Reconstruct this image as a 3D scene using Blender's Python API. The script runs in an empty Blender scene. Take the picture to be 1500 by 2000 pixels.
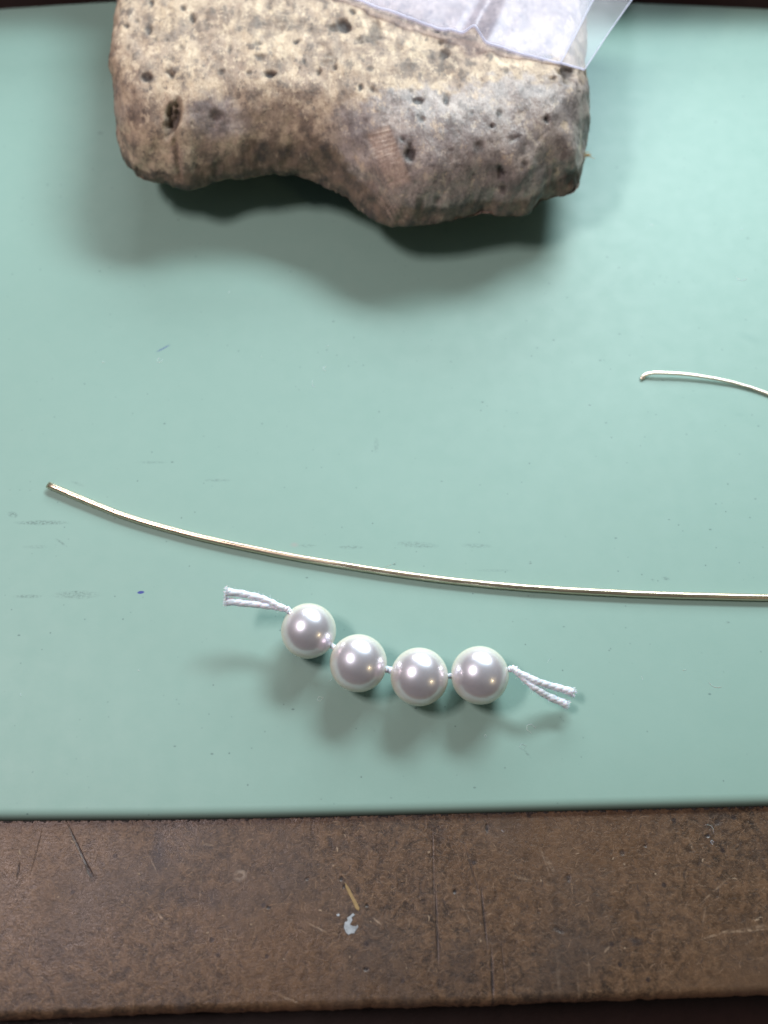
import bpy, bmesh, math, random
import numpy as np
from mathutils import Vector

random.seed(7); rng = np.random.default_rng(7)
S = bpy.context.scene
COL = S.collection
MM = 0.001
R = math.radians

# ------------------------------------------------------------------ camera
ZBD = -1.15                                      # level of the bench top under the mat, mm
CAM_H, TILT, F = 107.0, R(25), 1732.05          # mm above the mat, radians, focal length in photo pixels
cam = bpy.data.cameras.new('camera'); cam_o = bpy.data.objects.new('camera', cam); COL.objects.link(cam_o)
cam_o.location = (0, 0, CAM_H*MM); cam_o.rotation_euler = (TILT, 0, 0)
cam.sensor_fit = 'VERTICAL'; cam.sensor_height = 36; cam.sensor_width = 27; cam.lens = 31.177
cam.clip_start = 0.005; cam.clip_end = 20
cam.dof.use_dof = True; cam.dof.focus_distance = 0.109; cam.dof.aperture_fstop = 18
S.camera = cam_o

# ------------------------------------------------------------------ world and lamps
w = bpy.data.worlds.new('World'); S.world = w; w.use_nodes = True
bg = w.node_tree.nodes['Background']; bg.inputs[0].default_value = (0.96, 0.98, 0.95, 1); bg.inputs[1].default_value = 0.125
S.view_settings.view_transform = 'Standard'; S.view_settings.look = 'None'
S.view_settings.exposure = -0.08; S.view_settings.gamma = 1

def lamp(name, loc, target, size, size_y, power, color):
    l = bpy.data.lights.new(name, 'AREA'); l.shape = 'RECTANGLE'; l.size = size*MM; l.size_y = size_y*MM
    l.energy = power; l.color = color
    o = bpy.data.objects.new(name, l); COL.objects.link(o)
    o.location = Vector(loc)*MM
    o.rotation_euler = (Vector(target)-Vector(loc)).to_track_quat('-Z', 'Y').to_euler()
    return o
lamp('bench_lamp', (94, 264, 204), (5, 50, 0), 150, 52, 1.22, (0.84, 0.96, 1.0))
lamp('added_far_light', (20, 350, 150), (0, 60, 0), 230, 90, .8, (0.88, 0.97, 1.0))  # added low light behind, lengthens and softens the pin's shadow
lamp('side_lamp', (-190, 60, 325), (-20, 50, 0), 100, 34, 1.0, (1.0, 0.82, 0.82))
lamp('warm_lamp', (175, -85, 135), (0, 30, 0), 16, 16, 0.035, (1.0, 0.75, 0.4))

# ------------------------------------------------------------------ helpers
def at(px, py, z=0.0):
    """photo pixel -> point on the horizontal plane at height z (mm)"""
    x, y = (px-750)/F, (1000-py)/F
    c, s = math.cos(TILT), math.sin(TILT)
    d = Vector((x, y*c+s, y*s-c))
    return Vector((0, 0, CAM_H)) + d*((z-CAM_H)/d.z)
def to_px(P):
    c, s = math.cos(TILT), math.sin(TILT)
    x, y, z = P[:, 0], P[:, 1], P[:, 2]-CAM_H
    u = y*c+z*s; d = -(-y*s+z*c)
    return np.stack([750+F*x/d, 1000-F*u/d], 1)

def tag(o, label=None, cat=None, group=None, kind=None):
    if label: o['label'] = label
    if cat: o['category'] = cat
    if group: o['group'] = group
    if kind: o['kind'] = kind
    return o
def empty(name, loc, *a, **k):
    o = bpy.data.objects.new(name, None); COL.objects.link(o); o.location = Vector(loc)*MM
    o.empty_display_size = 0.005
    return tag(o, *a, **k)
def mesh(name, verts, faces, mat, parent=None, smooth=True, origin=None):
    """verts in world mm; origin moves the object's own origin"""
    V = np.asarray(verts, float)
    org = np.zeros(3)
    if origin is not None: org = np.array(origin, float)
    me = bpy.data.meshes.new(name); me.from_pydata(((V-org)*MM).tolist(), [], faces); me.update()
    if smooth: me.polygons.foreach_set('use_smooth', [True]*len(me.polygons))
    o = bpy.data.objects.new(name, me); COL.objects.link(o)
    if mat: me.materials.append(mat)
    loc = Vector(org)*MM
    if parent:
        o.parent = parent
        p = parent; off = Vector((0, 0, 0))
        while p: off += p.location; p = p.parent
        o.location = loc-off
    else: o.location = loc
    return o

def hash3(ix, iy, iz, seed):
    h = (ix*374761393 + iy*668265263 + iz*2147483647 + seed*1274126177) & 0xffffffff
    h = ((h ^ (h >> 13))*1103515245) & 0xffffffff
    h = ((h ^ (h >> 16))*2654435761) & 0xffffffff
    return ((h >> 8) & 0xffff)/65535.0
def vnoise(P, scale, seed=0):
    q = np.asarray(P, float)/scale + 1000.0
    i = np.floor(q).astype(np.int64); f = q-i; f = f*f*(3-2*f)
    r = 0
    for a in (0, 1):
        for b in (0, 1):
            for c in (0, 1):
                wt = (f[:, 0] if a else 1-f[:, 0])*(f[:, 1] if b else 1-f[:, 1])*(f[:, 2] if c else 1-f[:, 2])
                r = r + wt*hash3(i[:, 0]+a, i[:, 1]+b, i[:, 2]+c, seed)
    return r*2-1
def fbm(P, scale, octv=4, seed=0):
    r = 0; a = 1
    for k in range(octv): r = r+a*vnoise(P, scale/2**k, seed+k*17); a *= .5
    return r
def sstep(a, b, x):
    t = np.clip((x-a)/(b-a), 0, 1); return t*t*(3-2*t)

# ------------------------------------------------------------------ node helpers
class NT:
    def __init__(s, name):
        s.m = bpy.data.materials.new(name); s.m.use_nodes = True; s.t = s.m.node_tree
        s.b = s.t.nodes['Principled BSDF']; s.out = s.t.nodes['Material Output']
        g = s.n('ShaderNodeNewGeometry'); sc = s.n('ShaderNodeVectorMath', operation='SCALE')
        s.t.links.new(g.outputs['Position'], sc.inputs[0]); sc.inputs['Scale'].default_value = 1000
        s.P = sc.outputs[0]; s.geo = g
    def n(s, typ, **k):
        nd = s.t.nodes.new(typ)
        for a, v in k.items(): setattr(nd, a, v)
        return nd
    def set(s, sock, v):
        if isinstance(v, bpy.types.NodeSocket): s.t.links.new(v, sock)
        elif v is not None:
            if isinstance(v, (tuple, list)) and len(v) == 3 and sock.type == 'RGBA': v = (*v, 1)
            sock.default_value = v
    def math(s, op, a, b=None, c=None, clamp=False):
        nd = s.n('ShaderNodeMath', operation=op, use_clamp=clamp)
        s.set(nd.inputs[0], a); s.set(nd.inputs[1], b)
        if c is not None: s.set(nd.inputs[2], c)
        return nd.outputs[0]
    def mapr(s, v, a, b, c=0., d=1.):
        nd = s.n('ShaderNodeMapRange'); s.set(nd.inputs[0], v)
        for i, x in enumerate((a, b, c, d)): nd.inputs[i+1].default_value = x
        return nd.outputs[0]
    def noise(s, scale_mm, detail=4, rough=.55, stretch=(1, 1, 1), dist=0, off=(0, 0, 0), rot=0):
        mp = s.n('ShaderNodeMapping'); s.set(mp.inputs[0], s.P); mp.inputs['Scale'].default_value = stretch
        mp.inputs['Location'].default_value = off; mp.inputs['Rotation'].default_value = (0, 0, rot)
        nd = s.n('ShaderNodeTexNoise'); s.set(nd.inputs['Vector'], mp.outputs[0])
        nd.inputs['Scale'].default_value = 1/scale_mm; nd.inputs['Detail'].default_value = detail
        nd.inputs['Roughness'].default_value = rough; nd.inputs['Distortion'].default_value = dist
        return nd.outputs[0]
    def voro(s, scale_mm, feature='F1', stretch=(1, 1, 1), rnd=1, off=(0, 0, 0)):
        mp = s.n('ShaderNodeMapping'); s.set(mp.inputs[0], s.P); mp.inputs['Scale'].default_value = stretch; mp.inputs['Location'].default_value = off
        nd = s.n('ShaderNodeTexVoronoi', feature=feature); s.set(nd.inputs['Vector'], mp.outputs[0])
        nd.inputs['Scale'].default_value = 1/scale_mm; nd.inputs['Randomness'].default_value = rnd
        return nd
    def mix(s, f, a, b, mode='MIX'):
        nd = s.n('ShaderNodeMix', data_type='RGBA', blend_type=mode); nd.clamp_factor = True
        s.set(nd.inputs[0], f); s.set(nd.inputs[6], a); s.set(nd.inputs[7], b)
        return nd.outputs[2]
    def attr(s, name):
        nd = s.n('ShaderNodeAttribute', attribute_name=name); return nd.outputs['Fac']
    def bump(s, h, dist, strength=1, prev=None):
        nd = s.n('ShaderNodeBump'); s.set(nd.inputs['Height'], h); nd.inputs['Distance'].default_value = dist*MM
        nd.inputs['Strength'].default_value = strength
        if prev: s.set(nd.inputs['Normal'], prev)
        return nd.outputs[0]
    def marks(s, lst, z, soft=.55):
        """union of elongated stains: (px, py, half length px, half width px, angle deg, strength)"""
        acc = None
        for (px, py, hl, hw, ang, st) in lst:
            c = at(px, py, z); e = at(px+math.cos(R(ang))*hl, py+math.sin(R(ang))*hl, z)
            L = (e-c).length; W = L*hw/hl; a = math.atan2(e.y-c.y, e.x-c.x)
            mp = s.n('ShaderNodeMapping', vector_type='TEXTURE'); s.set(mp.inputs[0], s.P)
            mp.inputs['Location'].default_value = (c.x, c.y, z); mp.inputs['Rotation'].default_value = (0, 0, a)
            mp.inputs['Scale'].default_value = (L, W, 50)
            ln = s.n('ShaderNodeVectorMath', operation='LENGTH'); s.set(ln.inputs[0], mp.outputs[0])
            v = s.mapr(ln.outputs['Value'], 1.15, 1.15-soft-.1, 0, st)
            acc = v if acc is None else s.math('MAXIMUM', acc, v)
        return acc

# ------------------------------------------------------------------ materials
def mat_mat():
    m = NT('green_mat_vinyl')
    base = m.mix(m.noise(60, 3), (.194, .312, .272), (.218, .348, .308))
    mottle = m.noise(3, 5, .6)
    c = m.mix(m.mapr(mottle, .35, .75, 0, .16), base, (.15, .28, .24))
    cloudy = m.noise(22, 4, .6, off=(31, 4, 0))
    c = m.mix(m.mapr(cloudy, .5, .72, 0, .14), c, (.16, .29, .25))
    # fine dark specks
    v = m.voro(1.7); v2 = m.noise(9, 3, off=(5, 9, 0))
    spk = m.math('MULTIPLY', m.mapr(v.outputs['Distance'], .085, .03), m.mapr(v2, .42, .56, 0, .85))
    v3 = m.voro(5.1, off=(3, 7, 0), stretch=(1, 1.7, 1))
    spk = m.math('MAXIMUM', spk, m.mapr(v3.outputs['Distance'], .05, .02, 0, .8))
    c = m.mix(m.math('MULTIPLY', spk, .75), c, (.045, .085, .09))
    # rubbed streaks
    st = m.marks([(82, 1021, 52, 5, 0, .8), (25, 1005, 10, 6, 20, .7), (120, 1060, 14, 2.5, 35, .5),
                  (55, 1165, 28, 4, 0, .6), (150, 1162, 45, 9, 0, .5), (70, 1068, 26, 4, 0, .3),
                  (425, 938, 28, 3, 0, .55), (295, 903, 30, 3, 0, .4), (685, 1069, 24, 4, 0, .6),
                  (600, 1066, 20, 4, 0, .3), (815, 1064, 42, 7, 4, .5), (930, 1066, 30, 5, 2, .4),
                  (1098, 1405, 9, 2, 50, .5), (1030, 1472, 12, 3, 50, .4), (965, 1114, 40, 3, 0, .25),
                  (1036, 1099, 4, 3, -30, .9), (1300, 1130, 9, 4, 10, .5), (1275, 1133, 4, 3, 10, .5),
                  (1421, 1216, 5, 3, 0, .6), (735, 870, 5, 18, 0, .4), (196, 260, 7, 4, 0, .7),
                  (152, 945, 3, 14, -60, .3), (450, 1065, 3, 8, 0, .4)], 0)
    grain = m.noise(.45, 3, .7, stretch=(1, 2.2, 1))
    st = m.math('MULTIPLY', st, m.mapr(grain, .42, .62))
    c = m.mix(m.math('MULTIPLY', st, .9), c, (.05, .08, .085))
    sm = m.marks([(1280, 432, 16, 8, 25, .5), (1465, 660, 28, 12, 20, .5), (1400, 328, 10, 10, 0, .2),
                  (1445, 810, 10, 5, 0, .3), (1195, 555, 8, 8, 0, .3), (1250, 138, 8, 3, 0, .5)], 0, .9)
    c = m.mix(m.math('MULTIPLY', sm, .4), c, (.11, .22, .20))
    # ink
    ink = m.marks([(275, 1157, 7, 3.2, -5, 1), (318, 681, 14, 1.3, -28, .8), (325, 677, 8, 1.2, -28, .7)], 0, .3)
    c = m.mix(ink, c, (.03, .05, .22))
    inkl = m.marks([(575, 1064, 9, 6, 0, .5)], 0, .9)
    c = m.mix(inkl, c, (.30, .27, .26))
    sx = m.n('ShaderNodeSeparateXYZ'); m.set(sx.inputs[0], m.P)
    c = m.mix(m.mapr(sx.outputs[2], -.12, -.55, 0, .8), c, (.055, .085, .075))      # shade of the rounded rim, painted into the colour by height
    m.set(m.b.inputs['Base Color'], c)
    m.set(m.b.inputs['Roughness'], m.mapr(mottle, .3, .7, .54, .59)); m.b.inputs['Specular IOR Level'].default_value = .38
    h = m.math('ADD', m.noise(.35, 3, .6), m.math('MULTIPLY', m.noise(2.5, 2), .2))
    nrm = m.bump(h, .012, .5)
    # shallow, long dents of a used sheet
    nrm = m.bump(m.noise(45, 2, stretch=(1, 1.3, 1), rot=.5), .6, .25, nrm)
    m.set(m.b.inputs['Normal'], nrm)
    return m.m

def mat_board():
    m = NT('worn_hardboard')
    n1 = m.noise(14, 4, .6); n2 = m.noise(1.1, 5, .75, dist=.6); n3 = m.noise(.42, 4, .7, stretch=(1, 1.6, 1), dist=1.2)
    c = m.mix(m.mapr(n2, .38, .62), (.016, .009, .005), (.102, .059, .032))
    c = m.mix(m.mapr(n3, .52, .66, 0, .75), c, (.155, .10, .06))
    c = m.mix(m.mapr(n3, .46, .28, 0, .7), c, (.028, .016, .011))
    c = m.mix(m.mapr(n1, .48, .66, 0, .6), c, (.045, .033, .027))
    n4 = m.noise(26, 3, .5, off=(11, 50, 0))
    c = m.mix(m.mapr(n4, .42, .62, 0, .5), c, (.095, .052, .026))
    v = m.voro(3.4, off=(1, 2, 0)); c = m.mix(m.mapr(v.outputs['Distance'], .1, .06, 0, .85), c, (.016, .010, .010))
    stain = m.marks([(310, 1660, 18, 60, 0, .85), (345, 1745, 110, 28, 5, .4), (415, 1755, 18, 30, 0, .7), (370, 1820, 40, 26, 0, .4),
                     (860, 1625, 20, 24, 0, .5), (825, 1740, 40, 60, 0, .3), (1240, 1838, 18, 10, 15, .8), (700, 1650, 50, 26, 0, .3),
                     (110, 1855, 60, 36, 0, .35), (355, 1965, 16, 26, 0, .7), (645, 1645, 6, 16, -20, .5), (900, 1890, 60, 50, 0, .3)], ZBD, .95)
    c = m.mix(m.math('MULTIPLY', stain, m.mapr(m.noise(4, 4, .6), .2, .5)), c, (.022, .019, .021))
    ln = m.marks([(525, 1772, 5, 4, 0, 1), (667, 1716, 4, 5, 0, 1), (672, 1731, 3, 4, 0, 1), (715, 1893, 6, 4, 0, 1), (601, 1716, 4, 4, 0, .8), (717, 1768, 4, 4, 0, .8), (183, 1716, 8, 8, 0, .5), (1110, 1715, 5, 8, 0, .8), (1090, 1815, 14, 5, 30, .7), (1382, 1632, 5, 4, 0, 1), (888, 1741, 4, 4, 0, 1), (951, 1617, 4, 9, 0, .9), (1260, 1652, 4, 3, 0, .8), (1215, 1665, 6, 6, 0, .6), (1400, 1605, 8, 6, 0, .7), (156, 1660, 61, 2.2, 65, .9), (175, 1702, 18, 4, 64, 1), (72, 1660, 48, 1.6, 105, .5), (36, 1700, 18, 2.5, 100, .8), (846, 1700, 90, 2.2, 89, .4), (853, 1810, 75, 3.4, 88, .8),
                  (922, 1700, 62, 2, 74, .6), (945, 1790, 60, 3, 84, .8), (961, 1910, 62, 4, 88, .9), (985, 1900, 60, 2, 84, .3)], ZBD, .5)
    c = m.mix(m.math('MULTIPLY', ln, m.mapr(m.noise(1.2, 3), .3, .5, .5, 1)), c, (.012, .009, .010))
    lt = m.marks([(300, 1690, 24, 1.6, 65, .5), (392, 1730, 44, 1.8, 95, .45), (317, 1795, 18, 2.5, 52, .6), (345, 1820, 3, 12, 0, .2), (1060, 1670, 50, 3, 70, .3), (1075, 1690, 18, 5, 60, .5),
                  (1395, 1740, 44, 2, 138, .5), (1375, 1790, 24, 2, 100, .4), (1400, 1825, 36, 2.2, 162, .8), (1455, 1818, 50, 2.6, -4, .75), (1470, 1812, 30, 4, -12, .4),
                  (910, 1782, 30, 1.3, 62, .6), (950, 1788, 16, 1.6, -25, .5), (620, 1812, 22, 2.2, 27, .7), (450, 1835, 12, 2, 5, .7), (560, 1950, 40, 2, 22, .5), (840, 1890, 16, 3, 115, .5),
                  (735, 1798, 12, 2.2, 40, .8), (690, 1768, 15, 2.6, 115, .3), (1185, 1855, 9, 2.4, -50, .8), (1150, 1890, 40, 2, 85, .35), (405, 1650, 12, 3, 5, .5),
                  (1090, 1900, 5, 50, 0, .2), (1020, 1715, 22, 4, 15, .4), (1130, 1930, 30, 3, 85, .3), (480, 1930, 30, 1.5, 30, .3), (1350, 1650, 3, 14, -20, .4)], ZBD, .6)
    c = m.mix(m.math('MULTIPLY', lt, m.mapr(m.noise(.6, 3), .38, .62, .05, .75)), c, (.32, .24, .17))
    ring = m.marks([(469, 1710, 13, 11, 0, 1)], ZBD, .3); hole = m.marks([(469, 1710, 6, 5, 0, 1)], ZBD, .3)
    c = m.mix(m.math('MULTIPLY', m.math('MULTIPLY', ring, m.mapr(m.noise(.7, 3), .35, .6)), .32), c, (.40, .33, .26)); c = m.mix(m.math('MULTIPLY', hole, .8), c, (.06, .035, .02))
    m.set(m.b.inputs['Base Color'], c)
    m.set(m.b.inputs['Roughness'], m.mapr(m.noise(6, 4, .6), .3, .7, .30, .44)); m.b.inputs['Specular IOR Level'].default_value = .45
    h = m.math('ADD', n2, m.math('MULTIPLY', n3, .8)); h = m.math('SUBTRACT', h, m.math('MULTIPLY', ln, 1.2))
    m.set(m.b.inputs['Normal'], m.bump(m.noise(12, 3), .35, .5, m.bump(h, .07, .8)))
    return m.m

def mat_wood():
    m = NT('worn_beech_wood')
    A = m.noise(9, 5, .62, stretch=(1, .8, 1), dist=.15); B = m.noise(2.0, 6, .68, off=(8, 3, 1), stretch=(1, .7, 1))
    G = m.noise(.7, 5, .75, stretch=(1, .3, 1)); Cn = m.noise(4.5, 6, .66, off=(20, 1, 5), dist=.2)
    c = m.mix(m.mapr(A, .38, .60), (.33, .255, .195), (.46, .36, .25))
    c = m.mix(m.mapr(Cn, .49, .60, 0, .95), c, (.22, .165, .125))
    c = m.mix(m.mapr(B, .53, .64, 0, .9), c, (.12, .095, .078))
    c = m.mix(m.mapr(B, .46, .38, 0, .75), c, (.56, .45, .32))
    D_ = m.noise(3.2, 7, .72, off=(2, 30, 7), stretch=(1, .6, 1)); c = m.mix(m.mapr(D_, .535, .58, 0, .6), c, (.21, .165, .13))
    E_ = m.noise(1.7, 6, .7, off=(50, 3, 7), stretch=(1, .6, 1)); c = m.mix(m.mapr(E_, .575, .61, 0, .7), c, (.58, .47, .34))
    c = m.mix(m.mapr(E_, .41, .37, 0, .7), c, (.11, .09, .075))
    grey = m.mix(m.mapr(Cn, .36, .64), (.38, .325, .29), (.17, .145, .14))
    grey = m.mix(m.mapr(B, .42, .34, 0, .7), grey, (.55, .43, .31))
    grey = m.mix(m.mapr(E_, .57, .61, 0, .5), grey, (.50, .42, .33)); grey = m.mix(m.mapr(D_, .54, .59, 0, .5), grey, (.13, .11, .105))
    grey = m.mix(m.mapr(B, .53, .62, 0, .7), grey, (.10, .085, .08))
    gf = m.math('ADD', m.attr('grey'), m.mapr(A, .3, .7, -.35, .35), clamp=True)
    c = m.mix(m.mapr(gf, .3, .7), c, grey)
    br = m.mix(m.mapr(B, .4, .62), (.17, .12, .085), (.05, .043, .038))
    df = m.math('ADD', m.attr('grime_and_dark'), m.mapr(Cn, .3, .7, -.3, .3), clamp=True)
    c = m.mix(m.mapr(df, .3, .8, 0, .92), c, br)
    pk = m.mix(m.mapr(G, .35, .65), (.50, .385, .30), (.34, .25, .20))
    c = m.mix(m.math('MULTIPLY', m.attr('cut'), .75), c, pk)
    c = m.mix(m.mapr(G, .48, .68, 0, .6), c, m.mix(.5, c, (.08, .055, .035)))
    c = m.mix(m.mapr(G, .42, .32, 0, .3), c, (.6, .48, .34))
    f = m.noise(.28, 3, .6, stretch=(1, .6, 1), off=(3, 3, 3)); c = m.mix(m.mapr(f, .52, .7, 0, .25), c, (.10, .08, .06))
    c = m.mix(m.math('POWER', m.attr('pit'), .6), c, (.022, .017, .016))
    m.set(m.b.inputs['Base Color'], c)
    m.set(m.b.inputs['Roughness'], m.mapr(gf, 0, 1, .68, .46)); m.b.inputs['Specular IOR Level'].default_value = .4
    h = m.math('ADD', m.noise(.5, 4, .7, stretch=(1, .5, 1)), m.math('MULTIPLY', B, 1.4))
    m.set(m.b.inputs['Normal'], m.bump(h, .16, .85))
    return m.m

def mat_pearl():
    m = NT('pearl_nacre')
    lw = m.n('ShaderNodeLayerWeight'); lw.inputs['Blend'].default_value = .5
    fac = lw.outputs['Facing']                                  # 0 facing .. 1 grazing
    core = m.mapr(fac, .26, .72, 1, 0)
    nz = m.noise(2.2, 2)
    core = m.math('ADD', core, m.mapr(nz, .3, .7, -.06, .06), clamp=True)
    body = m.mix(core, (.67, .67, .55), (.58, .55, .59))
    m.set(m.b.inputs['Base Color'], body)
    m.b.inputs['Roughness'].default_value = .42
    m.b.inputs['Subsurface Weight'].default_value = .35; m.b.inputs['Subsurface Radius'].default_value = (1, .9, .75)
    m.b.inputs['Subsurface Scale'].default_value = 1.2*MM
    m.b.inputs['Coat Weight'].default_value = 1; m.b.inputs['Coat Roughness'].default_value = .04; m.b.inputs['Coat IOR'].default_value = 1.55
    g = m.n('ShaderNodeBsdfPrincipled'); g.inputs['Roughness'].default_value = .31; g.inputs['Metallic'].default_value = 1
    g.inputs['Coat Weight'].default_value = 1; g.inputs['Coat Roughness'].default_value = .03; g.inputs['Coat IOR'].default_value = 1.5
    tint = m.mix(m.mapr(m.math('ADD', fac, m.mapr(nz, .3, .7, -.05, .05)), .02, .34), (.60, .68, .78), (1.0, .92, 1.0)); m.set(g.inputs['Base Color'], tint)  # darker centre paints a dark phone reflection into the colour
    ms = m.n('ShaderNodeMixShader'); m.set(ms.inputs[0], m.math('MULTIPLY', core, .66))
    m.set(ms.inputs[1], m.b.outputs[0]); m.set(ms.inputs[2], g.outputs[0]); m.set(m.out.inputs[0], ms.outputs[0])
    return m.m

def mat_metal(name, col, rough, sc=.25):
    m = NT(name)
    n = m.noise(1.5, 4, .7, stretch=(.25, 2.5, 1)); k = m.noise(.5, 3)
    m.set(m.b.inputs['Base Color'], m.mix(m.mapr(n, .5, .8, 0, .35), col, tuple(x*.55 for x in col)))
    m.b.inputs['Metallic'].default_value = 1
    m.set(m.b.inputs['Roughness'], m.mapr(n, .3, .7, rough*.8, rough*1.5))
    m.set(m.b.inputs['Normal'], m.bump(k, .012, sc))
    return m.m

def mat_simple(name, col, rough=.6, **k):
    m = NT(name)
    n = m.noise(k.get('scale', 1.0), 4, .65)
    m.set(m.b.inputs['Base Color'], m.mix(m.mapr(n, .3, .7), tuple(x*k.get('dark', .75) for x in col), col))
    m.b.inputs['Roughness'].default_value = rough
    if k.get('sss'):
        m.b.inputs['Subsurface Weight'].default_value = k['sss']; m.b.inputs['Subsurface Scale'].default_value = .3*MM
    m.set(m.b.inputs['Normal'], m.bump(n, k.get('bump', .03), .6))
    return m.m

def mat_film(name, dens, tint=(.80, .80, .86)):
    m = NT(name)
    m.t.nodes.remove(m.b)
    tr = m.n('ShaderNodeBsdfTransparent'); tr.inputs[0].default_value = (.97, .97, 1, 1)
    df = m.n('ShaderNodeBsdfDiffuse'); df.inputs[0].default_value = (*tint, 1)
    tl = m.n('ShaderNodeBsdfTranslucent'); tl.inputs[0].default_value = (*tint, 1)
    gl = m.n('ShaderNodeBsdfAnisotropic'); gl.inputs['Roughness'].default_value = .28
    n = m.noise(6, 4, .6, stretch=(1, 1, 1), dist=.5)
    nb = m.bump(m.noise(2.5, 3), .05, .5)
    m.set(gl.inputs['Normal'], nb)
    a = m.n('ShaderNodeMixShader'); a.inputs[0].default_value = .4; m.set(a.inputs[1], df.outputs[0]); m.set(a.inputs[2], tl.outputs[0])
    b = m.n('ShaderNodeMixShader'); m.set(b.inputs[0], m.mapr(n, .3, .7, dens*.75, dens*1.25)); m.set(b.inputs[1], tr.outputs[0]); m.set(b.inputs[2], a.outputs[0])
    fr = m.n('ShaderNodeFresnel'); fr.inputs[0].default_value = 1.5
    c = m.n('ShaderNodeMixShader'); m.set(c.inputs[0], m.math('MULTIPLY', m.math('MULTIPLY', fr.outputs[0], .26), m.math('SUBTRACT', 1.0, m.geo.outputs['Backfacing']))); m.set(c.inputs[1], b.outputs[0]); m.set(c.inputs[2], gl.outputs[0])
    m.set(m.out.inputs[0], c.outputs[0])
    return m.m

M_MAT, M_BOARD, M_WOOD, M_PEARL = mat_mat(), mat_board(), mat_wood(), mat_pearl()
M_BRASS = mat_metal('gold_filled_metal', (.66, .575, .43), .27)
M_PALE = mat_metal('pale_gold_metal', (.86, .78, .64), .34)
M_THREAD = mat_simple('white_silk', (.76, .78, .85), .6, sss=.3, dark=.9, scale=.2, bump=.01)
M_DARKWOOD = mat_simple('dark_red_brown_wood', (.045, .022, .018), .5, scale=2, bump=.08)
M_REDWOOD = mat_simple('red_brown_varnished_wood', (.12, .058, .042), .45, scale=2, bump=.08)
M_CHIPW = mat_simple('pale_splintered_wood', (.22, .16, .105), .6, scale=.4)
M_FIBL = mat_simple('pale_wood_fibre', (.19, .12, .07), .6, scale=.6)
M_FIBD = mat_simple('dark_wood_fibre', (.030, .018, .014), .6, scale=.6)
M_CHIP = mat_simple('chalky_blue_white_paint', (.34, .38, .41), .6, scale=.7, dark=.45)
M_YEL = mat_simple('yellow_brown_wood', (.26, .18, .075), .5, scale=.5)
M_GAPDARK = mat_simple('black_gap_residue', (.015, .012, .012), .7)
M_SPLINT = mat_simple('yellow_fibre', (.45, .32, .14), .7, scale=.3)

# ------------------------------------------------------------------ sheets (bench and mat)
def slab(name, front, back, ztop, thick, rad, mat, parent=None, wob=0, nseg=150, seed=0, vr=None):
    """sheet with rounded near edge; front/back: list of (x, y) left to right, mm"""
    fx, fy = zip(*front); bx, by = zip(*back)
    xs = np.linspace(max(fx[0], bx[0]), min(fx[-1], bx[-1]), nseg)
    F_ = np.interp(xs, fx, fy); B_ = np.interp(xs, bx, by)
    # smooth the polyline
    k = np.ones(9)/9
    F_ = np.convolve(np.pad(F_, 4, 'edge'), k, 'valid'); B_ = np.convolve(np.pad(B_, 4, 'edge'), k, 'valid')
    vr = vr or rad
    prof = []                                            # (offset from the edge inwards, z, edge 0 front 1 back)
    prof.append((rad*.6, ztop-thick, 0)); prof.append((0, ztop-thick+.3*(thick-vr)+.02, 0))
    for a in np.linspace(0, 90, 9): prof.append((rad-rad*math.cos(R(a)), ztop-vr+vr*math.sin(R(a)), 0))
    prof += [(8, ztop, 0), (30, ztop, 0), (30, ztop, 1)]
    for a in np.linspace(90, 0, 7): prof.append((rad-rad*math.cos(R(a)), ztop-vr+vr*math.sin(R(a)), 1))
    prof.append((0, ztop-thick, 1))
    V = []; n = len(prof)
    for i, x in enumerate(xs):
        wv = wob*(vnoise(np.array([[x, 0, seed]]), 1.3, seed)[0]+.6*vnoise(np.array([[x, 0, seed]]), .5, seed+1)[0]) if wob else 0
        for (o, z, e) in prof:
            fall = max(0, 1-o/3)
            V.append((x, (F_[i]+o+wv*fall) if e == 0 else (B_[i]-o), z))
    Fc = [(i*n+j, (i+1)*n+j, (i+1)*n+(j+1) % n, i*n+(j+1) % n) for i in range(nseg-1) for j in range(n)]
    Fc += [tuple(range(n)), tuple((nseg-1)*n+j for j in reversed(range(n)))]
    return mesh(name, V, Fc, mat, parent)

def line(pts, z): return [(at(px, py, z).x, at(px, py, z).y) for px, py in pts]
bench = empty('workbench', (0, 0, -30), kind='structure')
bf = line([(-500, 2014), (0, 1995), (300, 1983), (700, 1972), (1000, 1964), (1500, 1945), (2000, 1925)], ZBD)
slab('bench_top', bf, [(-150, 150), (150, 150)], ZBD, 16, 1.1, M_BOARD, bench, wob=.10, nseg=900, seed=3)
f0, f1 = bf[0], bf[-1]
def box(name, x0, x1, y0, y1, z0, z1, mat, parent, bev=.8):
    bm = bmesh.new(); bmesh.ops.create_cube(bm, size=1)
    for v in bm.verts: v.co = Vector(((x0+x1)/2+v.co.x*(x1-x0), (y0+y1)/2+v.co.y*(y1-y0), (z0+z1)/2+v.co.z*(z1-z0)))
    bmesh.ops.bevel(bm, geom=bm.edges[:], offset=bev, segments=3, affect='EDGES')
    V = [v.co[:] for v in bm.verts]; bm.verts.index_update(); Fc = [tuple(v.index for v in f.verts) for f in bm.faces]; bm.free()
    return mesh(name, V, Fc, mat, parent, smooth=False)
box('bench_apron', -150, 150, -60, 10, -30, -20, M_DARKWOOD, bench)
box('drawer_front', -150, 150, -60, min(f0[1], f1[1])-1.2, -19, -9, M_REDWOOD, bench)
box('rear_rail', -150, 150, 159, 190, -26, 24, M_DARKWOOD, bench)  # rises out of view, height set for its shadow on the mat

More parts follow.
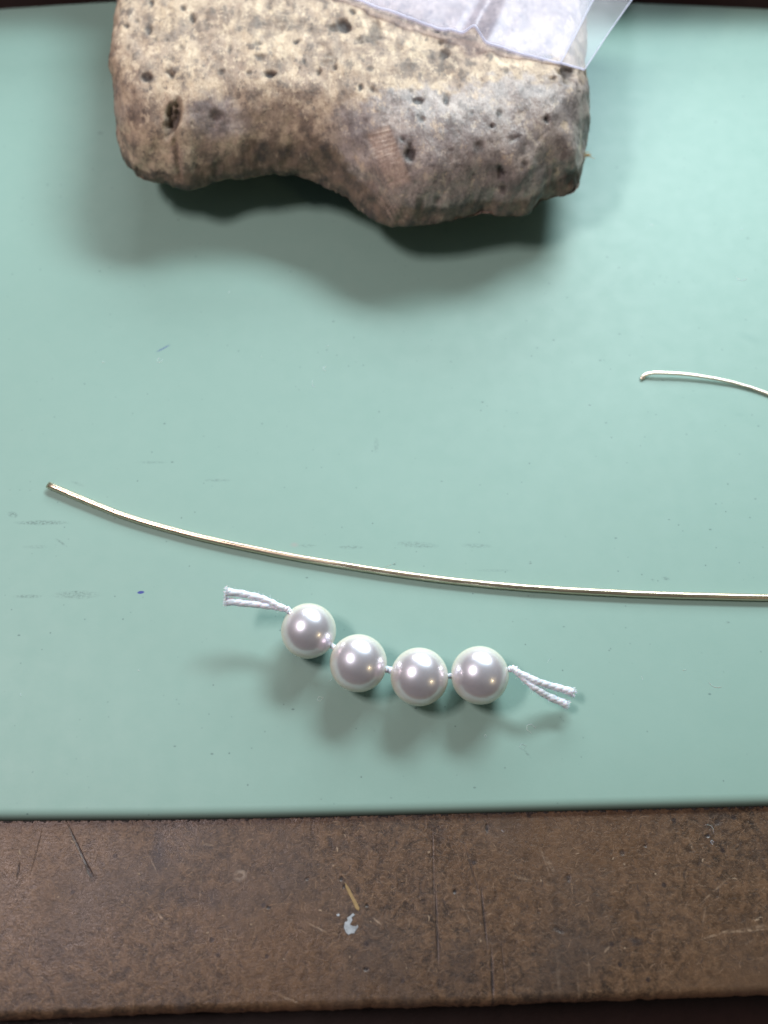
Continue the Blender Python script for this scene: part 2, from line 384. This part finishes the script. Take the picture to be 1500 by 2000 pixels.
mf = line([(-500, 1604), (0, 1603), (300, 1601), (500, 1598), (750, 1592), (1000, 1586), (1250, 1580), (1500, 1574), (2000, 1562)], -1)
mb = line([(-400, 60), (0, 12), (200, -1), (500, -14), (950, -14), (1250, 1), (1500, 12), (1900, 50)], 0)
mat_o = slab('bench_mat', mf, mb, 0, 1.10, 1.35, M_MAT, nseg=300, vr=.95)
tag(mat_o, 'pale green vinyl mat with scuffs and specks, lying flat on the brown bench', 'mat')

# fibres of the hardboard, residue and painted gap shade along the mat edge
def flecks(name, N, mat, lrange, wrange, zt, xr, yr, parent, lift=.02, bend=.5, seed=0, kind='stuff'):
    r = random.Random(seed); V = []; Fc = []
    for _ in range(N):
        x, y = r.uniform(*xr), r.uniform(*yr); a = r.uniform(0, math.pi); L = lrange[0]+(lrange[1]-lrange[0])*r.random()**2.5; W = r.uniform(*wrange)
        b = r.uniform(-bend, bend); i0 = len(V)
        for k in range(5):
            t = k/4-.5; aa = a+b*t*2; cx = x+math.cos(aa)*L*t; cy = y+math.sin(aa)*L*t
            ww = W*(1-(2*abs(t))**2*.85)*r.uniform(.7, 1.2)/2; nx, ny = -math.sin(aa+b*t), math.cos(aa+b*t)
            V += [(cx-nx*ww, cy-ny*ww, zt-.01), (cx, cy, zt+lift), (cx+nx*ww, cy+ny*ww, zt-.01)]
        for k in range(4):
            j = i0+k*3; Fc += [(j, j+3, j+4, j+1), (j+1, j+4, j+5, j+2)]
    o = mesh(name, V, Fc, mat, parent, smooth=True)
    if kind: o['kind'] = kind
    return o
by0 = max(p[1] for p in bf)+1.2; my0 = min(p[1] for p in mf)
flecks('pale_fibre', 1900, M_FIBL, (.2, 1.3), (.04, .11), ZBD, (-60, 60), (by0, my0+1), bench, lift=.015, seed=1)
flecks('dark_fibre', 1500, M_FIBD, (.2, 1.1), (.06, .2), ZBD, (-60, 60), (by0, my0+1), bench, lift=.012, seed=2)
# black residue bits that also paint in the shadow gap under the mat's edge
V = []; Fc = []; r = random.Random(5)
fx, fy = zip(*mf)
for _ in range(420):
    x = r.uniform(-55, 60); y = float(np.interp(x, fx, fy)) - r.uniform(-.1, .12) ; i0 = len(V)
    n = 6; rx, ry, h = r.uniform(.1, .38), r.uniform(.12, .3), r.uniform(.05, .2)
    for k in range(n): V.append((x+rx*math.cos(k*math.pi*2/n)*r.uniform(.6, 1.2), y+ry*math.sin(k*math.pi*2/n)*r.uniform(.6, 1.2), ZBD-.02))
    V.append((x, y, ZBD+h)); Fc += [(i0+k, i0+(k+1) % n, i0+n) for k in range(n)]
mesh('edge_gap_residue', V, Fc, M_GAPDARK, bench)['kind'] = 'stuff'

flecks('pale_wood_chip', 60, M_CHIPW, (.25, 1.0), (.12, .32), ZBD, (-60, 60), (by0, my0), bench, lift=.03, seed=6)
lint = flecks('lint', 30, M_THREAD, (.4, 2.2), (.02, .035), .012, (-52, 62), (8, 100), None, lift=.03, bend=1.6, seed=9)
lint.parent = mat_o
# paint fleck and yellow splinter set in the board
def blob(name, pts, z, h, mat, parent):
    P = [at(px, py, z) for px, py in pts]; c = sum(P, Vector())/len(P); n = len(P)
    V = [(p.x, p.y, z-.03) for p in P]+[(p.x*.93+c.x*.07, p.y*.93+c.y*.07, z+h) for p in P]
    Fc = [(i, (i+1) % n, n+(i+1) % n, n+i) for i in range(n)]+[tuple(range(n, 2*n))]
    return mesh(name, V, Fc, mat, parent, smooth=False)
blob('paint_fleck', [(689, 1783), (693, 1786), (687, 1791), (688, 1797), (683, 1806), (690, 1809), (697, 1809), (699, 1806), (700, 1812), (696, 1817), (692, 1824), (686, 1824), (680, 1827), (675, 1822), (671, 1812), (673, 1801), (678, 1799), (678, 1792), (683, 1789)], ZBD, .07, M_CHIP, bench)
blob('paint_fleck', [(661, 1784), (664, 1786), (662, 1790), (658, 1789), (657, 1786)], ZBD, .05, M_CHIP, bench)
blob('splinter', [(673, 1722), (677, 1727), (683, 1736), (690, 1750), (697, 1762), (703, 1775), (701, 1780), (695, 1776), (690, 1764), (684, 1752), (678, 1740), (674, 1731)], ZBD, .05, M_YEL, bench)

# ------------------------------------------------------------------ bench pin
def bench_pin():
    side_l = [(238, -60), (238, 0), (232, 60), (228, 120), (224, 180), (226, 240)]
    front = [(235, 280), (250, 326), (268, 350), (300, 357), (330, 353), (348, 364), (375, 368), (395, 354), (440, 346), (500, 340), (560, 340),
             (610, 350), (650, 368), (690, 395), (720, 418), (745, 431), (800, 440), (860, 435), (900, 426), (960, 418), (1010, 422), (1040, 412),
             (1068, 389), (1095, 380), (1120, 384), (1137, 370)]
    side_r = [(1143, 335), (1145, 300), (1150, 240), (1141, 180), (1138, 120), (1141, 60), (1143, 0), (1143, -60)]
    ZB, ZT = 7.4, 19.0
    pl = [at(x, y, 11.5) for x, y in side_l]; pf = [at(x, y, 8.0) for x, y in front]; pr = [at(x, y, 11.5) for x, y in side_r]
    # ease the jumps between side heights and front heights
    poly = [(p.x, p.y) for p in pl if p.y > pf[0].y+2]+[(p.x, p.y) for p in pf]+[(p.x, p.y) for p in pr if p.y > pf[-1].y+2]
    poly = [(poly[0][0], 158.6)]+poly+[(poly[-1][0], 158.6)]
    bm = bmesh.new()
    f = bm.faces.new([bm.verts.new((x, y, ZB)) for x, y in poly]); 
    bmesh.ops.triangulate(bm, faces=[f])
    ex = bmesh.ops.extrude_face_region(bm, geom=bm.faces[:])
    for v in ex['geom']:
        if isinstance(v, bmesh.types.BMVert): v.co.z = ZT
    bmesh.ops.recalc_face_normals(bm, faces=bm.faces[:])
    me = bpy.data.meshes.new('tmp'); bm.to_mesh(me); bm.free()
    o = bpy.data.objects.new('tmp', me); COL.objects.link(o)
    md = o.modifiers.new('r', 'REMESH'); md.mode = 'VOXEL'; md.voxel_size = .24; md.adaptivity = 0
    dg = bpy.context.evaluated_depsgraph_get(); ev = bpy.data.meshes.new_from_object(o.evaluated_get(dg))
    bpy.data.objects.remove(o)
    nv = len(ev.vertices); co = np.empty(nv*3); ev.vertices.foreach_get('co', co); co = co.reshape(-1, 3)
    ed = np.empty(len(ev.edges)*2, int); ev.edges.foreach_get('vertices', ed); ed = ed.reshape(-1, 2)
    # distance to the outline (front + sides)
    seg = np.array(poly); D = np.full(nv, 1e9); 
    for a, b in zip(seg[:-1], seg[1:]):
        ab = b-a; t = np.clip(((co[:, :2]-a)@ab)/(ab@ab), 0, 1); D = np.minimum(D, np.linalg.norm(co[:, :2]-(a+t[:, None]*ab), axis=1))
    px = to_px(co)
    top = (co[:, 2]-ZB)/(ZT-ZB)
    # worn bevel: deep in the notch, shallow on the sides
    fw = np.clip((118-co[:, 1])/14, 0, 1)
    notch = np.exp(-((co[:, 0]+12)/15)**2)
    reach = 3.0+fw*(6.0+2.5*notch); drop = (.40+fw*.40)
    tt_ = np.clip(D/reach, 0, 1); co[:, 2] -= (ZT-ZB)*top*drop*(1-np.sqrt(1-(1-tt_)**2))
    # top surface falls a little to the near side, belly swells
    co[:, 2] -= top*np.clip((112-co[:, 1])*.09, 0, 3)
    co[:, 2] += (1-top)*(-7.4)*sstep(118, 140, co[:, 1])      # underside comes down to the mat at the back
    deg = np.bincount(ed.ravel(), minlength=nv).astype(float)[:, None]
    for it in range(75):
        acc = np.zeros_like(co)
        for k in range(3):
            acc[:, k] = np.bincount(ed[:, 0], co[ed[:, 1], k], nv)+np.bincount(ed[:, 1], co[ed[:, 0], k], nv)
        co = co*.4+.6*acc/deg
    def normals():
        ev.vertices.foreach_set('co', co.ravel()); ev.update()
        n = np.empty(nv*3); ev.vertices.foreach_get('normal', n); return n.reshape(-1, 3)
    nrm = normals()
    d = .42*fbm(co, 9, 3, 1)+.16*fbm(co*np.array([1, .6, 1]), 1.9, 3, 5)
    side = 1-sstep(.3, .8, nrm[:, 2])
    d += side*(.38*fbm(co*np.array([1, 1, .5]), 3.0, 3, 9)+.12*fbm(co*np.array([1.4, 1.4, .4]), 1.0, 2, 12))
    co = co+nrm*d[:, None]
    px = to_px(co); X, Y = px[:, 0], px[:, 1]
    vis = nrm[:, 2] > -.15
    pit = np.zeros(nv); dd = np.zeros(nv)
    jit = fbm(co, 1.0, 4, 21)*.8
    pits = [(296, 7, 5, 6, .9), (357, 17, 5, 5, .8), (377, 36, 5, 8, .8), (248, 51, 4.5, 4, .8), (290, 60, 6, 9, .7), (250, 92, 4, 6, .6), (284, 153, 10, 9, .8), (332, 142, 9, 10, .8),
            (421, 226, 12, 11, .45), (450, 90, 4, 14, .4), (580, 80, 7, 5, 1), (528, 145, 11, 8, 1), (594, 120, 3, 7, .9), (484, 142, 5, 4, .7), (624, 140, 6, 7, .8), (655, 55, 9, 6, .7),
            (672, 48, 9, 12, .9), (690, 23, 7, 5, .8), (640, 120, 14, 10, .35), (704, 171, 4, 7, .95), (728, 174, 4, 5, .7), (724, 133, 5, 6, .5), (855, 60, 6, 6, .8), (860, 83, 11, 9, .7), (870, 107, 8, 14, .7),
            (872, 195, 6, 8, 1), (815, 198, 11, 6, .9), (823, 232, 5, 7, .7), (961, 246, 6.5, 7, 1), (1068, 232, 6, 8, 1), (800, 300, 9, 17, 1), (978, 334, 7, 12, 1), (982, 366, 6, 7, .8),
            (936, 287, 9, 8, .4), (1003, 268, 10, 8, .4), (922, 220, 4, 5, .8), (975, 222, 4, 9, .7), (785, 273, 6, 6, .6), (1024, 318, 5, 5, .5), (925, 341, 4, 5, .7), (857, 389, 8, 8, .5), (820, 400, 6, 16, .5),
            (1105, 140, 24, 13, .7), (1108, 158, 10, 14, .5), (798, 215, 5, 6, .7), (735, 60, 8, 14, .4), (1120, 350, 16, 14, .6), (880, 293, 5, 4, .5), (990, 140, 6, 5, .6), (1070, 111, 12, 4, .8),
            (720, 75, 20, 9, .5), (268, 40, 5, 5, .5), (305, 77, 4, 4, .6), (327, 78, 3, 3, .6), (353, 92, 4, 5, .5), (432, 140, 5, 6, .5), (506, 112, 8, 6, .5), (500, 85, 7, 5, .5), (655, 130, 6, 5, .7)]
    rr = random.Random(3)
    for _ in range(40): pits.append((rr.uniform(240, 1135), rr.uniform(0, 380), rr.uniform(1.8, 4), rr.uniform(1.8, 5), rr.uniform(.2, .6)))
    for (cx, cy, rx, ry, s) in pits:
        e = np.sqrt(((X-cx)/rx)**2+((Y-cy)/ry)**2)+jit*.8; k = (1-sstep(.35, 1.30, e))*vis
        pit = np.maximum(pit, k*s); dd = np.maximum(dd, k*s*min(.8, .06*min(rx, ry)))
    # long cavity at the left, running down into the face
    cxl = 338-(Y-230)*.22+jit*5; e = np.sqrt(((X-cxl)/15)**2+((Y-232)/36)**2); k = (1-sstep(.3, 1.25, e+jit*.3))*vis
    pit = np.maximum(pit, k*.62); dd = np.maximum(dd, k*1.7)
    cxl = 345+(Y-300)*.15+jit*3; e = np.sqrt(((X-cxl)/8)**2+((Y-300)/60)**2); dd = np.maximum(dd, (1-sstep(.2, 1.2, e))*vis*.8)
    # filed patch and saw cuts near the right of the notch
    t = (X-760)*.91+(Y-308)*-.40; q = (X-760)*.40+(Y-308)*.91
    patch = (1-sstep(.85, 1.05, np.abs(t-q*-.02)/(24)))*(1-sstep(.85, 1.05, np.abs(q)/62))*vis
    dd += patch*(.10+.13*np.sin((Y+X*.25)*2*math.pi/9.5))
    t2 = (X-752)*.88-(Y-370)*.47; q2 = (X-752)*.47+(Y-370)*.88
    cuts = (1-sstep(.6, 1.2, np.abs(t2)/24))*(1-sstep(.7, 1.1, np.abs(q2)/72))*vis
    dd += cuts*(.16*np.abs(np.sin(t2*math.pi/9+jit)))
    co = co-nrm*dd[:, None]
    grey = .95*sstep(120, 190, Y+jit*20-(1150-X)*.07*(X < 900))*sstep(560, 760, X)+.75*sstep(300, 215, X)*sstep(60, 240, Y)*.7
    grey = np.maximum(grey, .8*np.exp(-(((X-430)/75)**2+((Y-235)/50)**2)))
    grey = np.maximum(grey, sstep(700, 720, X)*sstep(200, 230, Y))
    # dark working edge, with grimy patches
    edge_y = np.interp(X, [220, 300, 420, 520, 620, 700, 760, 900, 1040, 1150], [325, 335, 285, 240, 242, 315, 380, 385, 362, 325])
    grime_and_dark = .95*sstep(-12, 62, Y-edge_y+jit*14)+.5*np.exp(-(((X-560)/90)**2+((Y-50)/55)**2))*.9+.5*np.exp(-(((X-1100)/50)**2+((Y-345)/40)**2))
    grime_and_dark += .35*np.exp(-(((X-870)/150)**2+((Y-110)/45)**2))
    grime_and_dark += .9*(1-sstep(ZB+1.2, ZB+3.6, co[:, 2]+.8*jit))*(1-sstep(112, 128, co[:, 1]))  # near lip darker towards the bottom
    cut = np.maximum(patch*.9, cuts*.8*(.5+.5*np.sin(t2*math.pi/4.5)))
    ev.vertices.foreach_set('co', (co*MM).ravel()); ev.update()
    for nm, arr in (('pit', pit), ('grey', np.clip(grey, 0, 1)), ('grime_and_dark', np.clip(grime_and_dark, 0, 1)), ('cut', np.clip(cut, 0, 1))):
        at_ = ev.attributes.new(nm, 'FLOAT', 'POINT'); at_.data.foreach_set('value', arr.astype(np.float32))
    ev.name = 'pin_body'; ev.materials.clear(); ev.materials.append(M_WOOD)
    ev.polygons.foreach_set('use_smooth', [True]*len(ev.polygons))
    root = empty('bench_pin', (0, 128, 0), 'worn pitted wooden block with a curved notch at the far side of the green mat', 'bench pin')
    o = bpy.data.objects.new('wood_block', ev); COL.objects.link(o); o.parent = root; o.location = -root.location
    # loose fibres poking out of the edges
    V = []; Fc = []; r = random.Random(8)
    def whisk(c, d, L, w_):
        i0 = len(V); s = d.cross(Vector((0, 0, 1))).normalized()*w_
        b = Vector((r.uniform(-.3, .3), r.uniform(-.3, .3), r.uniform(-.2, .3)))*L
        for k in range(4):
            t_ = k/3; p = c+d*L*t_+b*t_*t_; ww = s*(1-t_*.8)
            V.append((p-ww)[:]); V.append((p+ww)[:]); V.append((p+Vector((0, 0, w_*1.2)))[:])
        for k in range(3):
            j = i0+k*3; Fc.extend([(j, j+3, j+5, j+2), (j+2, j+5, j+4, j+1), (j+1, j+4, j+3, j)])
    for _ in range(16):
        c = at(1142+r.uniform(-3, 3), 303+r.uniform(-7, 7), 11); whisk(c, Vector((1, r.uniform(-.6, .6), r.uniform(-.2, .5))).normalized(), r.uniform(.5, 1.4), .05)
    mesh('loose_fibre', V, Fc, M_SPLINT, root)['kind'] = 'stuff'
    return root
bench_pin()

# ------------------------------------------------------------------ tubes
def catmull(P, n):
    P = [Vector(p) for p in P]; P = [P[0]*2-P[1]]+P+[P[-1]*2-P[-2]]; out = []
    for i in range(1, len(P)-2):
        for k in range(n):
            t = k/n; a, b, c, d = P[i-1], P[i], P[i+1], P[i+2]
            out.append(.5*((2*b)+(c-a)*t+(2*a-5*b+4*c-d)*t*t+(-a+3*b-3*c+d)*t**3))
    out.append(P[-2]); return out
def sweep(path, rad, seg=14, flat=1.0, cap=True, V=None, Fc=None, roll=0):
    V = [] if V is None else V; Fc = [] if Fc is None else Fc; i0 = len(V)
    up = Vector((0, 0, 1)); n = len(path)
    for i, p in enumerate(path):
        t = (path[min(i+1, n-1)]-path[max(i-1, 0)]).normalized()
        s = t.cross(up); s = s.normalized() if s.length > 1e-4 else Vector((1, 0, 0)); u = s.cross(t).normalized()
        rr_ = rad(i/(n-1)) if callable(rad) else rad
        for k in range(seg):
            a = k*2*math.pi/seg+roll; q = p+s*math.cos(a)*rr_+u*math.sin(a)*rr_*flat; V.append(q[:])
    for i in range(n-1):
        for k in range(seg):
            a = i0+i*seg+k; b = i0+i*seg+(k+1) % seg; Fc.append((a, b, b+seg, a+seg))
    if cap: Fc.append(tuple(i0+k for k in reversed(range(seg)))); Fc.append(tuple(i0+(n-1)*seg+k for k in range(seg)))
    return V, Fc

# thick wire
wp = [(93, 947), (160, 975), (250, 1010), (350, 1039), (450, 1063), (560, 1085), (650, 1100), (750, 1116), (870, 1132), (1000, 1145), (1150, 1155), (1300, 1162), (1500, 1167), (1640, 1168)]
path = catmull([at(x, y, .46+.08*max(0, 1-i/2)) for i, (x, y) in enumerate(wp)], 16)
path = [p+Vector((0, .05*vnoise(np.array([[p.x, 0, 0]]), 9, 2)[0]+.012*vnoise(np.array([[p.x, 0, 0]]), 1.6, 3)[0], 0)) for p in path]
V, Fc = sweep(path, lambda t: .45, 24)
V = np.array(V)
n_ = 24
# cutter-pinched end
for i in range(3):
    ring = V[i*n_:(i+1)*n_]; c = ring.mean(0); k = (.35, .75, .95)[i]; ring[:, 2] = c[2]+(ring[:, 2]-c[2])*k
org = at(700, 1108, 0)
o = mesh('gold_wire', V, Fc, M_BRASS, origin=org)
tag(o, 'long thick polished gold wire curving across the green mat above the pearls', 'wire')
# thin wire
wp = [(1253, 741, .2), (1256, 735, .35), (1266, 730, .5), (1285, 728, .65), (1340, 731, .6), (1400, 740, .45), (1450, 752, .3), (1500, 769, .25), (1560, 796, .25)]
path = catmull([at(x, y, z) for x, y, z in wp], 12)
V, Fc = sweep(path, lambda t: .28 if t > .05 else .19+t*1.8, 14, flat=.55)
o = mesh('thin_gold_wire', V, Fc, M_PALE, origin=at(1400, 740, 0))
tag(o, 'thin pale gold wire scrap with a hooked tip at the right edge of the mat', 'wire')

# ------------------------------------------------------------------ pearl strand
PE = [(603, 1232, 54), (700, 1295, 56.2), (819, 1321.5, 56.6), (937, 1318.5, 56.6)]
cent = []
for px_, py_, r_ in PE:
    z = 3.4
    for _ in range(4):
        c = at(px_, py_, z); depth = (CAM_H-z)/(math.cos(TILT)-(1000-py_)/F*math.sin(TILT)); z = r_*depth/F
    cent.append((at(px_, py_, z), z))
mid = (cent[1][0]+cent[2][0])/2
strand = empty('pearl_strand', (mid.x, mid.y, 0), 'short strand of four knotted white pearls with cut thread tails on the mat', 'pearl strand')
for i, (c, r_) in enumerate(cent):
    bm = bmesh.new(); bmesh.ops.create_icosphere(bm, subdivisions=6, radius=r_)
    for v in bm.verts:
        v.co = v.co*(1+.003*math.sin(v.co.x*1.3+i*2)*math.cos(v.co.y*1.1+i))
        if v.co.x > 0: pass
    V = [(v.co+c)[:] for v in bm.verts]; Fc = [tuple(v.index for v in f.verts) for f in bm.faces]; bm.free()
    mesh('pearl', V, Fc, M_PEARL, strand, origin=c)

def cord(path, rad, turns, plies=3, flare=None, fuzz=0, seed=0):
    """laid thread: plies wound round the path"""
    V = []; Fc = []; n = len(path); r = random.Random(seed)
    fr = []
    for i, p in enumerate(path):
        t = (path[min(i+1, n-1)]-path[max(i-1, 0)]).normalized(); s = t.cross(Vector((0, 0, 1))).normalized(); fr.append((p, s, s.cross(t)))
    for k in range(plies):
        pts = []
        for i, (p, s, u) in enumerate(fr):
            t_ = i/(n-1); a = 2*math.pi*(turns*t_+k/plies); q = rad*.17*(flare(t_) if flare else 1)
            pts.append(p+s*math.cos(a)*q+u*math.sin(a)*q)
        sweep(pts, lambda t_: rad*.84*(1+.10*math.sin(t_*40+k))*((flare(t_)*.8+.2) if flare else 1), 9, V=V, Fc=Fc)
    for _ in range(fuzz):
        i = r.randrange(int(n*.1), n-1) if r.random() < .5 else n-1-r.randrange(0, 3); p, s, u = fr[i]
        d = (s*r.uniform(-1, 1)+u*r.uniform(-1, 1)).normalized(); tt = (fr[min(i+1, n-1)][0]-fr[i-1][0]).normalized()
        q0 = p+d*rad*.9; q1 = q0+(d*r.uniform(.2, .8)+tt*r.uniform(0, 1.3)).normalized()*r.uniform(.12, .38); q2 = q1+Vector((r.uniform(-1, 1), r.uniform(-1, 1), r.uniform(-1, 1)))*.08
        sweep([q0, (q0+q1)/2, q1, q2], .010, 4, V=V, Fc=Fc)
    if fuzz:
        p, s, u = fr[-1]; tt = (fr[-1][0]-fr[-3][0]).normalized()
        for _ in range(70):
            a = r.uniform(0, 6.283); q = rad*1.1*math.sqrt(r.random()); o_ = s*math.cos(a)*q+u*math.sin(a)*q; L = r.uniform(.08, .42)
            q0 = p+o_-tt*.1; q1 = q0+tt*(L*.5+.1)+o_*.25; q2 = q1+(tt*1.0+o_.normalized()*r.uniform(0, .9)).normalized()*L*.5
            sweep([q0, q1, q2], .022, 4, V=V, Fc=Fc)
    return V, Fc
def tail(pts, rad, turns, seed):
    rad *= 1.3
    path = catmull([at(*p) for p in pts], 14)
    V, Fc = cord(path, rad, turns, 3, flare=lambda t: .68+.38*t, fuzz=120, seed=seed)
    mesh('thread_tail', V, Fc, M_THREAD, strand, origin=path[0])
tail([(566, 1193, 5.2), (540, 1181, 5.3), (515, 1170, 5.4), (480, 1161, 5.8), (443, 1155.5, 6.6)], .36, 2.2, 1)
tail([(566, 1193, 5.2), (545, 1187, 4.9), (520, 1183, 5.1), (480, 1178, 5.4), (442, 1174.5, 5.9)], .36, 2.6, 2)
tail([(1001, 1306, 4.4), (1018, 1316, 4.4), (1045, 1329, 4.2), (1080, 1341, 2.9), (1118, 1352, 2.1)], .36, 4, 3)
tail([(1001, 1306, 4.4), (1018, 1320, 4.2), (1042, 1342, 3.9), (1072, 1360, 2.6), (1105, 1375, 1.7)], .36, 4.3, 4)
def knot(c, d, r_, seed):
    r = random.Random(seed); V = []; Fc = []
    d = d.normalized(); s = d.cross(Vector((0, 0, 1))).normalized(); u = s.cross(d)
    for k in range(3):
        ph = r.uniform(0, 6.28); tilt = r.uniform(-.5, .5); pts = []
        for i in range(17):
            a = i*2*math.pi/16; pts.append(c+d*((k-1)*r_*.55+math.sin(a+ph)*r_*tilt)+s*math.cos(a)*r_*.62+u*math.sin(a)*r_*.62)
        sweep(pts, r_*.42, 8, V=V, Fc=Fc)
    sweep([c-d*r_*1.8, c-d*r_*.5, c, c+d*r_*.5, c+d*r_*1.8], r_*.45, 8, V=V, Fc=Fc)
    mesh('knot', V, Fc, M_THREAD, strand, origin=c)
C = [c for c, _ in cent]; RR = [r_ for _, r_ in cent]
for i in range(3):
    d = C[i+1]-C[i]; gap = d.length-RR[i]-RR[i+1]; k = C[i]+d.normalized()*(RR[i]+gap/2)
    knot(k, d, .34 if i != 1 else .42, i+11)
p = at(563, 1192, 5.2); knot(p, C[0]-p, .40, 31)
p2 = at(1000, 1306, 4.4); knot(p2, p2-C[3], .38, 32)
# short run of thread entering the first pearl
V, Fc = sweep(catmull([p, at(569, 1203, 5.6), at(571, 1212, 5.4)], 8), .10, 8); mesh('thread_loop', V, Fc, M_THREAD, strand, origin=p)

# ------------------------------------------------------------------ plastic bag
def bag():
    Z = 19.7
    Cn = at(1143, 132, Z); A = at(690, 0, Z); Dn = at(1232, 0, Z)
    e1 = (A-Cn); L1 = e1.length; e1n = e1.normalized(); e2n = (Dn-Cn).normalized()
    LS, LT = L1*1.25, 42.0
    fold_px = at(928, 70, Z); sf = (fold_px-Cn).dot(e1n)
    d2 = (at(962, 0, Z)-fold_px).normalized()
    # creases: (start on the lower edge, px), (far point px), height, width
    cr = [((1100, 112), (1165, 0), .12, .2), ((1062, 105), (1094, 20), .06, .22), ((985, 88), (1036, 0), .07, .22), ((880, 55), (905, 0), .08, .4)]
    cr = [(at(*a, Z), at(*b, Z), h, w_) for a, b, h, w_ in cr]
    def surf(s, t, lay=0):
        P = Cn+e1n*s+e2n*t
        z = 0.0
        q = P-fold_px; cr_ = (q.x*d2.y-q.y*d2.x); al = q.dot(d2)
        z += 2.0*math.exp(-(cr_/1.3)**2)*(1.0 if al < 3 else math.exp(-(al-3)/9)) * (1 if al > -2 else 0)
        z += .5*math.exp(-((cr_+3.0)/1.2)**2)*math.exp(-max(al, 0)/14)
        for a, b, h, w_ in cr:
            d = (b-a).normalized(); q = P-a; z += h*math.exp(-abs(q.x*d.y-q.y*d.x)/w_)
        n_ = vnoise(np.array([[P.x, P.y, 3.0]]), 14, 4)[0]*.40+vnoise(np.array([[P.x, P.y, 8.0]]), 3, 4)[0]*.03
        over = max(0, P.x-33)*.10
        yj = .22*vnoise(np.array([[s, 0, 1.]]), 2.5, 9)[0]+.08*vnoise(np.array([[s, 0, 1.]]), .7, 9)[0]
        bow = -.9*math.sin(min(max(s/L1, 0), 1)*math.pi)
        return Vector((P.x, P.y, Z+z+n_-over-lay))+e2n*(yj+bow)*max(0, 1-t/6)
    root = empty('plastic_bag', (Cn.x-8, Cn.y+15, 18.6), 'clear creased plastic zip bag lying over the far right of the wooden bench pin', 'bag')
    def sheet(name, s0f, lay, mat, NS=150, NTT=70):
        V = []; Fc = []
        for j in range(NTT):
            t = LT*j/(NTT-1)
            s0 = s0f(t)
            for i in range(NS):
                s = s0+(LS-s0)*i/(NS-1); V.append(surf(s, t, lay)[:])
        for j in range(NTT-1):
            for i in range(NS-1): a = j*NS+i; Fc.append((a, a+1, a+1+NS, a+NS))
        o = mesh(name, V, Fc, mat, root)
        md = o.modifiers.new('thickness', 'SOLIDIFY'); md.thickness = .05*MM; md.offset = 0
        return o
    sheet('front_film', lambda t: 0, 0, mat_film('clear_film', .09))
    seam0 = (at(1100, 112, Z)-Cn).dot(e1n); pt = at(1165, 0, Z)-Cn; seam1 = pt.length
    sl = ((at(1165, 0, Z)-at(1100, 112, Z))); 
    def inner(t):
        # where the heat seal runs, measured along the lower edge
        k = t/max(1e-6, (at(1232, 0, Z)-Cn).length)
        A0 = seam0; B0 = (at(1165, 0, Z)-at(1232, 0, Z)).length
        return A0+(B0-A0)*k
    sheet('back_film', inner, .35, mat_film('cloudy_film', .10, (.78, .76, .86)))
    M_SEAM = mat_film('whitened_film_edge', .62, (.85, .86, .97))
    V, Fc = sweep([surf(LS*i/160, .12) for i in range(161)], .16, 8, flat=.8); mesh('bottom_seam', V, Fc, M_SEAM, root)
    V, Fc = sweep([surf(.05, LT*i/80) for i in range(81)], .09, 8); mesh('side_edge', V, Fc, M_SEAM, root)
    V, Fc = sweep([surf(inner(LT*i/80), LT*i/80)+Vector((0, 0, .03)) for i in range(81)], .08, 8); mesh('heat_seal', V, Fc, M_SEAM, root)
bag()
